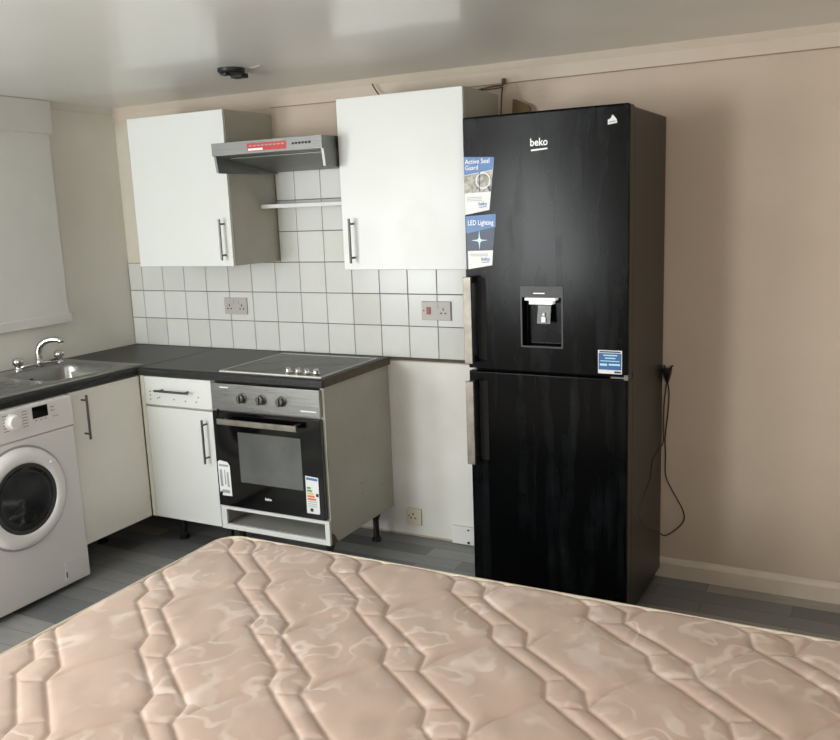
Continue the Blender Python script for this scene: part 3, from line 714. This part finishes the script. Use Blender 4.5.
# loose wires at the top of the wall
w = thing('loose_wires', 'loose brown wires on the wall above the right wall cabinet', 'wire', (2.23, -.02, 2.05))
for pts, r in (([(2.247, -.02, 2.092), (2.246, -.02, 2.07), (2.20, -.03, 2.066), (2.13, -.03, 2.058)], .003), ([(2.247, -.02, 2.06), (2.20, -.03, 2.056), (2.14, -.03, 2.056)], .0022), ([(2.244, -.02, 2.062), (2.236, -.012, 2.03), (2.231, -.01, 1.96), (2.231, -.01, 1.85)], .003)):
    bm = B(); tube(bm, smooth_path(pts), r, 8); obj('strand', bm, 'wire', w, smooth=True)
bm = B(); box(bm, 2.243, 2.256, -.028, -.014, 2.072, 2.094); obj('clip', bm, 'wire', w)
bm = B(); tube(bm, smooth_path([(1.63, -.042, 2.13), (1.645, -.036, 2.10), (1.672, -.03, 2.066), (1.70, -.03, 2.05)]), .003, 8)
tag(obj('loose_cable', bm, 'wire', loc=(1.65, -.02, 2.05), smooth=True), 'short brown cable poking from the coving above the right cabinet', 'wire')
bm = B(); tube(bm, [(1.036, -.009, 2.079), (1.35, -.009, 2.0765), (2.25, -.009, 2.0765), (3.3, -.009, 2.079), (RX, -.009, 2.08)], .0022, 6)
struct('trim_8', bm, 'crack')

# ceiling fitting
a = thing('smoke_alarm', 'broken black alarm base on the glossy ceiling', 'smoke alarm', (1.315, -.6, ZC))
bm = B(); turn(bm, (1.318, -.63, ZC), (0, 0, -1), [(0, .055), (.012, .055), (.02, .048), (.022, .02)], 24); obj('base', bm, 'alarm', a, bevel=.001)
bm = B(); box(bm, 1.285, 1.345, -.60, -.555, ZC-.03, ZC-.012); obj('terminal', bm, 'black', a, bevel=.003); bm = B(); box(bm, 1.30, 1.33, -.68, -.65, ZC-.03, ZC-.02); obj('terminal', bm, 'black', a, bevel=.003)
bm = B()
pts = [(1.36, -.58), (1.40, -.60), (1.46, -.63), (1.47, -.60), (1.42, -.57), (1.37, -.55)]
slab(bm, [(x, y, ZC-.0005) for x, y in pts], (0, 0, -.0015)); obj('filler_patch', bm, 'filler', a)

# ------------------------------------------------------------------ mattress on its base
mx0, mx1, my0, my1 = 1.717, 3.72, -2.72, -1.335; mt = .5
mt_ = thing('mattress', 'pink quilted damask mattress with cream piping, in the foreground', 'mattress', ((mx0+mx1)/2, (my0+my1)/2, .26))
RC = .075
def corner(x, y, inset=0):
    """pull a point of the rectangle on to its rounded outline; returns x, y and distance to the edge"""
    hx, hy = (mx1-mx0)/2, (my1-my0)/2; cx, cy = (mx0+mx1)/2, (my0+my1)/2
    qx, qy = abs(x-cx)-(hx-RC), abs(y-cy)-(hy-RC)
    if qx > 0 and qy > 0:
        m = max(qx, qy); L = math.hypot(qx, qy); k = m/L
        sx, sy = math.copysign(1, x-cx), math.copysign(1, y-cy)
        return cx+sx*(hx-RC+qx*k), cy+sy*(hy-RC+qy*k), RC-m
    return x, y, min(hx-abs(x-cx), hy-abs(y-cy))
def quilting():
    segs = []; px, py = .212, -.207
    for j in range(-5, 7):
        A = []; Bl = []
        for n in range(-3, 14):
            x = 1.80+.408*j+px*n; y = -1.44+py*n
            jit = lambda s: .012*noise.noise(Vector((x*3, y*3, s)))
            A += [(x+jit(1), y+jit(2)), (x+.192+jit(3), y-.142+jit(4))]
            Bl += [(x+.1+jit(5), y-.003+jit(6)), (x+.292+jit(7), y-.145+jit(8))]
        for L in (A, Bl): segs += [(L[i], L[i+1], 1.) for i in range(len(L)-1)]
        for i in range(1, len(A)-1):                  # across the band: small hexagons at every elbow
            if i % 2: mid = ((A[i][0]+Bl[i][0])/2+.004, (A[i][1]+Bl[i][1])/2+.03)
            else: mid = ((A[i][0]+Bl[i][0])/2-.004, (A[i][1]+Bl[i][1])/2-.022)
            segs += [(A[i], mid, .34), (mid, Bl[i], .34)]
        for i in range(2, len(Bl), 2):                # to the next band
            x, y = Bl[i]; e = (x+.102, y+.195); m1 = (x+.03, y+.085)
            segs += [((x, y), m1, .55), (m1, e, .55)]
    return segs
def mattress_top():
    st = .005; nx, ny = int((mx1-mx0)/st), int((my1-my0)/st)
    bm = B(); P = np.zeros((nx+1, ny+1, 2)); D = np.zeros((nx+1, ny+1))
    for i in range(nx+1):
        for j in range(ny+1):
            x, y, d = corner(mx0+(mx1-mx0)*i/nx, my0+(my1-my0)*j/ny); P[i, j] = x, y; D[i, j] = d
    F = P.reshape(-1, 2); depth = np.zeros(len(F)); near = np.full(len(F), 9.)
    for a, b, s in quilting():
        a = np.array(a); b = np.array(b); lo = np.minimum(a, b)-.12; hi = np.maximum(a, b)+.12
        m = np.all((F > lo) & (F < hi), axis=1)
        if not m.any(): continue
        q = F[m]; t = np.clip(((q-a)@(b-a))/((b-a)@(b-a)), 0, 1); d = np.linalg.norm(q-(a+t[:, None]*(b-a)), axis=1)
        depth[m] = np.maximum(depth[m], s*(.6*np.exp(-(d/.0035)**2)+.4*np.exp(-(d/.009)**2))); near[m] = np.minimum(near[m], d/(.4+.6*s))
    puff = np.minimum(near, .06)/.06
    Z = mt - .0058*depth + .0042*(1-(1-puff)**2) - .004
    D = D.reshape(-1)
    edge = np.clip(D/.03, 0, 1); Z -= .006*(1-edge)**2
    vs = []
    for k, (x, y) in enumerate(F):
        wr = noise.noise(Vector((x*7, y*9, .3)))*.0035 + noise.noise(Vector((x*17+y*6, y*11-x*5, 2.)))*.0022 + noise.noise(Vector((x*1.7, y*1.7, 5)))*.006
        vs.append(bm.verts.new((x, y, Z[k]+wr*min(1, D[k]/.05))))
    for i in range(nx):
        for j in range(ny):
            a = i*(ny+1)+j; bm.faces.new((vs[a], vs[a+ny+1], vs[a+ny+2], vs[a+1]))
    return bm
obj('quilted_top', mattress_top(), 'mattress', mt_, smooth=True)
def outline(inset, z, n=10):
    r = max(.01, RC-inset); x0, x1, y0, y1 = mx0+inset, mx1-inset, my0+inset, my1-inset; out = []
    for cx_, cy_, a0 in ((x1-r, y1-r, 0), (x0+r, y1-r, 90), (x0+r, y0+r, 180), (x1-r, y0+r, 270)):
        for i in range(n+1):
            a = math.radians(a0+90*i/n); out.append((cx_+r*math.cos(a), cy_+r*math.sin(a), z))
    return out
bm = B(); loft(bm, [outline(.002, .488), outline(-.010, .462), outline(-.014, .36), outline(-.010, .29), outline(.004, .262)], cap0=False); obj('border', bm, 'mattress_side', mt_, smooth=True)
for z in (.4905, .270):
    bm = B(); tube(bm, outline(.0, z), .0068, 10, closed=True); obj('piping', bm, 'piping', mt_, smooth=True)
b = thing('divan_base', 'fabric divan base under the pink mattress', 'bed base', ((mx0+mx1)/2, (my0+my1)/2, 0))
bm = B(); loft(bm, [outline(.012, .03), outline(.012, .262)]); obj('upholstered_box', bm, 'divan', b)
for x in (mx0+.1, mx1-.1):
    for y in (my0+.1, my1-.1):
        bm = B(); cyl(bm, (x, y, 0), (x, y, .032), .025); obj('foot', bm, 'black', b)

# ------------------------------------------------------------------ light
def area(name, loc, target, sx, sy, power, color):
    L = bpy.data.lights.new(name, 'AREA'); L.shape = 'RECTANGLE'; L.size = sx; L.size_y = sy; L.energy = power; L.color = color
    o = bpy.data.objects.new(name, L); COL.objects.link(o); o.location = loc
    o.rotation_euler = (Vector(target)-Vector(loc)).to_track_quat('-Z', 'Y').to_euler(); return o
area('window_daylight', (.75, -5.38, 1.4), (1.3, 0, 1.6), 1.0, 1.25, 114, (.95, .985, 1))
area('left_fill', (.03, -3.1, 1.45), (2.5, -1.8, 2.1), 1.3, 1.2, 74, (.97, .99, 1))  # added fill lamp out of view, brightens the left of the ceiling
area('side_fill', (4.55, -4.3, 1.45), (.3, -1.6, 1.6), 1.2, 1.2, 62, (1, .98, .95))  # added fill lamp from the right rear, lifts the right-facing surfaces
w = bpy.data.worlds.new('world'); SC.world = w; w.use_nodes = True
w.node_tree.nodes['Background'].inputs[0].default_value = (.9, .95, 1, 1); w.node_tree.nodes['Background'].inputs[1].default_value = 1.0

# ------------------------------------------------------------------ camera (solved from the tile grid)
yaw, pitch, roll, fpx = -.4817, -.1856, -.0378, 860.39
fw = Vector((math.sin(yaw)*math.cos(pitch), math.cos(yaw)*math.cos(pitch), math.sin(pitch)))
rt = Vector((math.cos(yaw), -math.sin(yaw), 0)); up = rt.cross(fw)
r2 = rt*math.cos(roll)+up*math.sin(roll); u2 = -rt*math.sin(roll)+up*math.cos(roll)
cam = bpy.data.cameras.new('camera'); co = bpy.data.objects.new('camera', cam); COL.objects.link(co)
cam.sensor_fit = 'HORIZONTAL'; cam.sensor_width = 36; cam.lens = fpx/840*36; cam.clip_start = .05
m = Matrix((r2, u2, -fw)).transposed().to_4x4(); m.translation = Vector((3.6338, -3.5186, 1.5768)); co.matrix_world = m
SC.camera = co
SC.view_settings.view_transform = 'Standard'; SC.view_settings.look = 'None'; SC.view_settings.exposure = 0; SC.view_settings.gamma = 1
SC.cycles.max_bounces = 8; SC.cycles.use_denoising = True
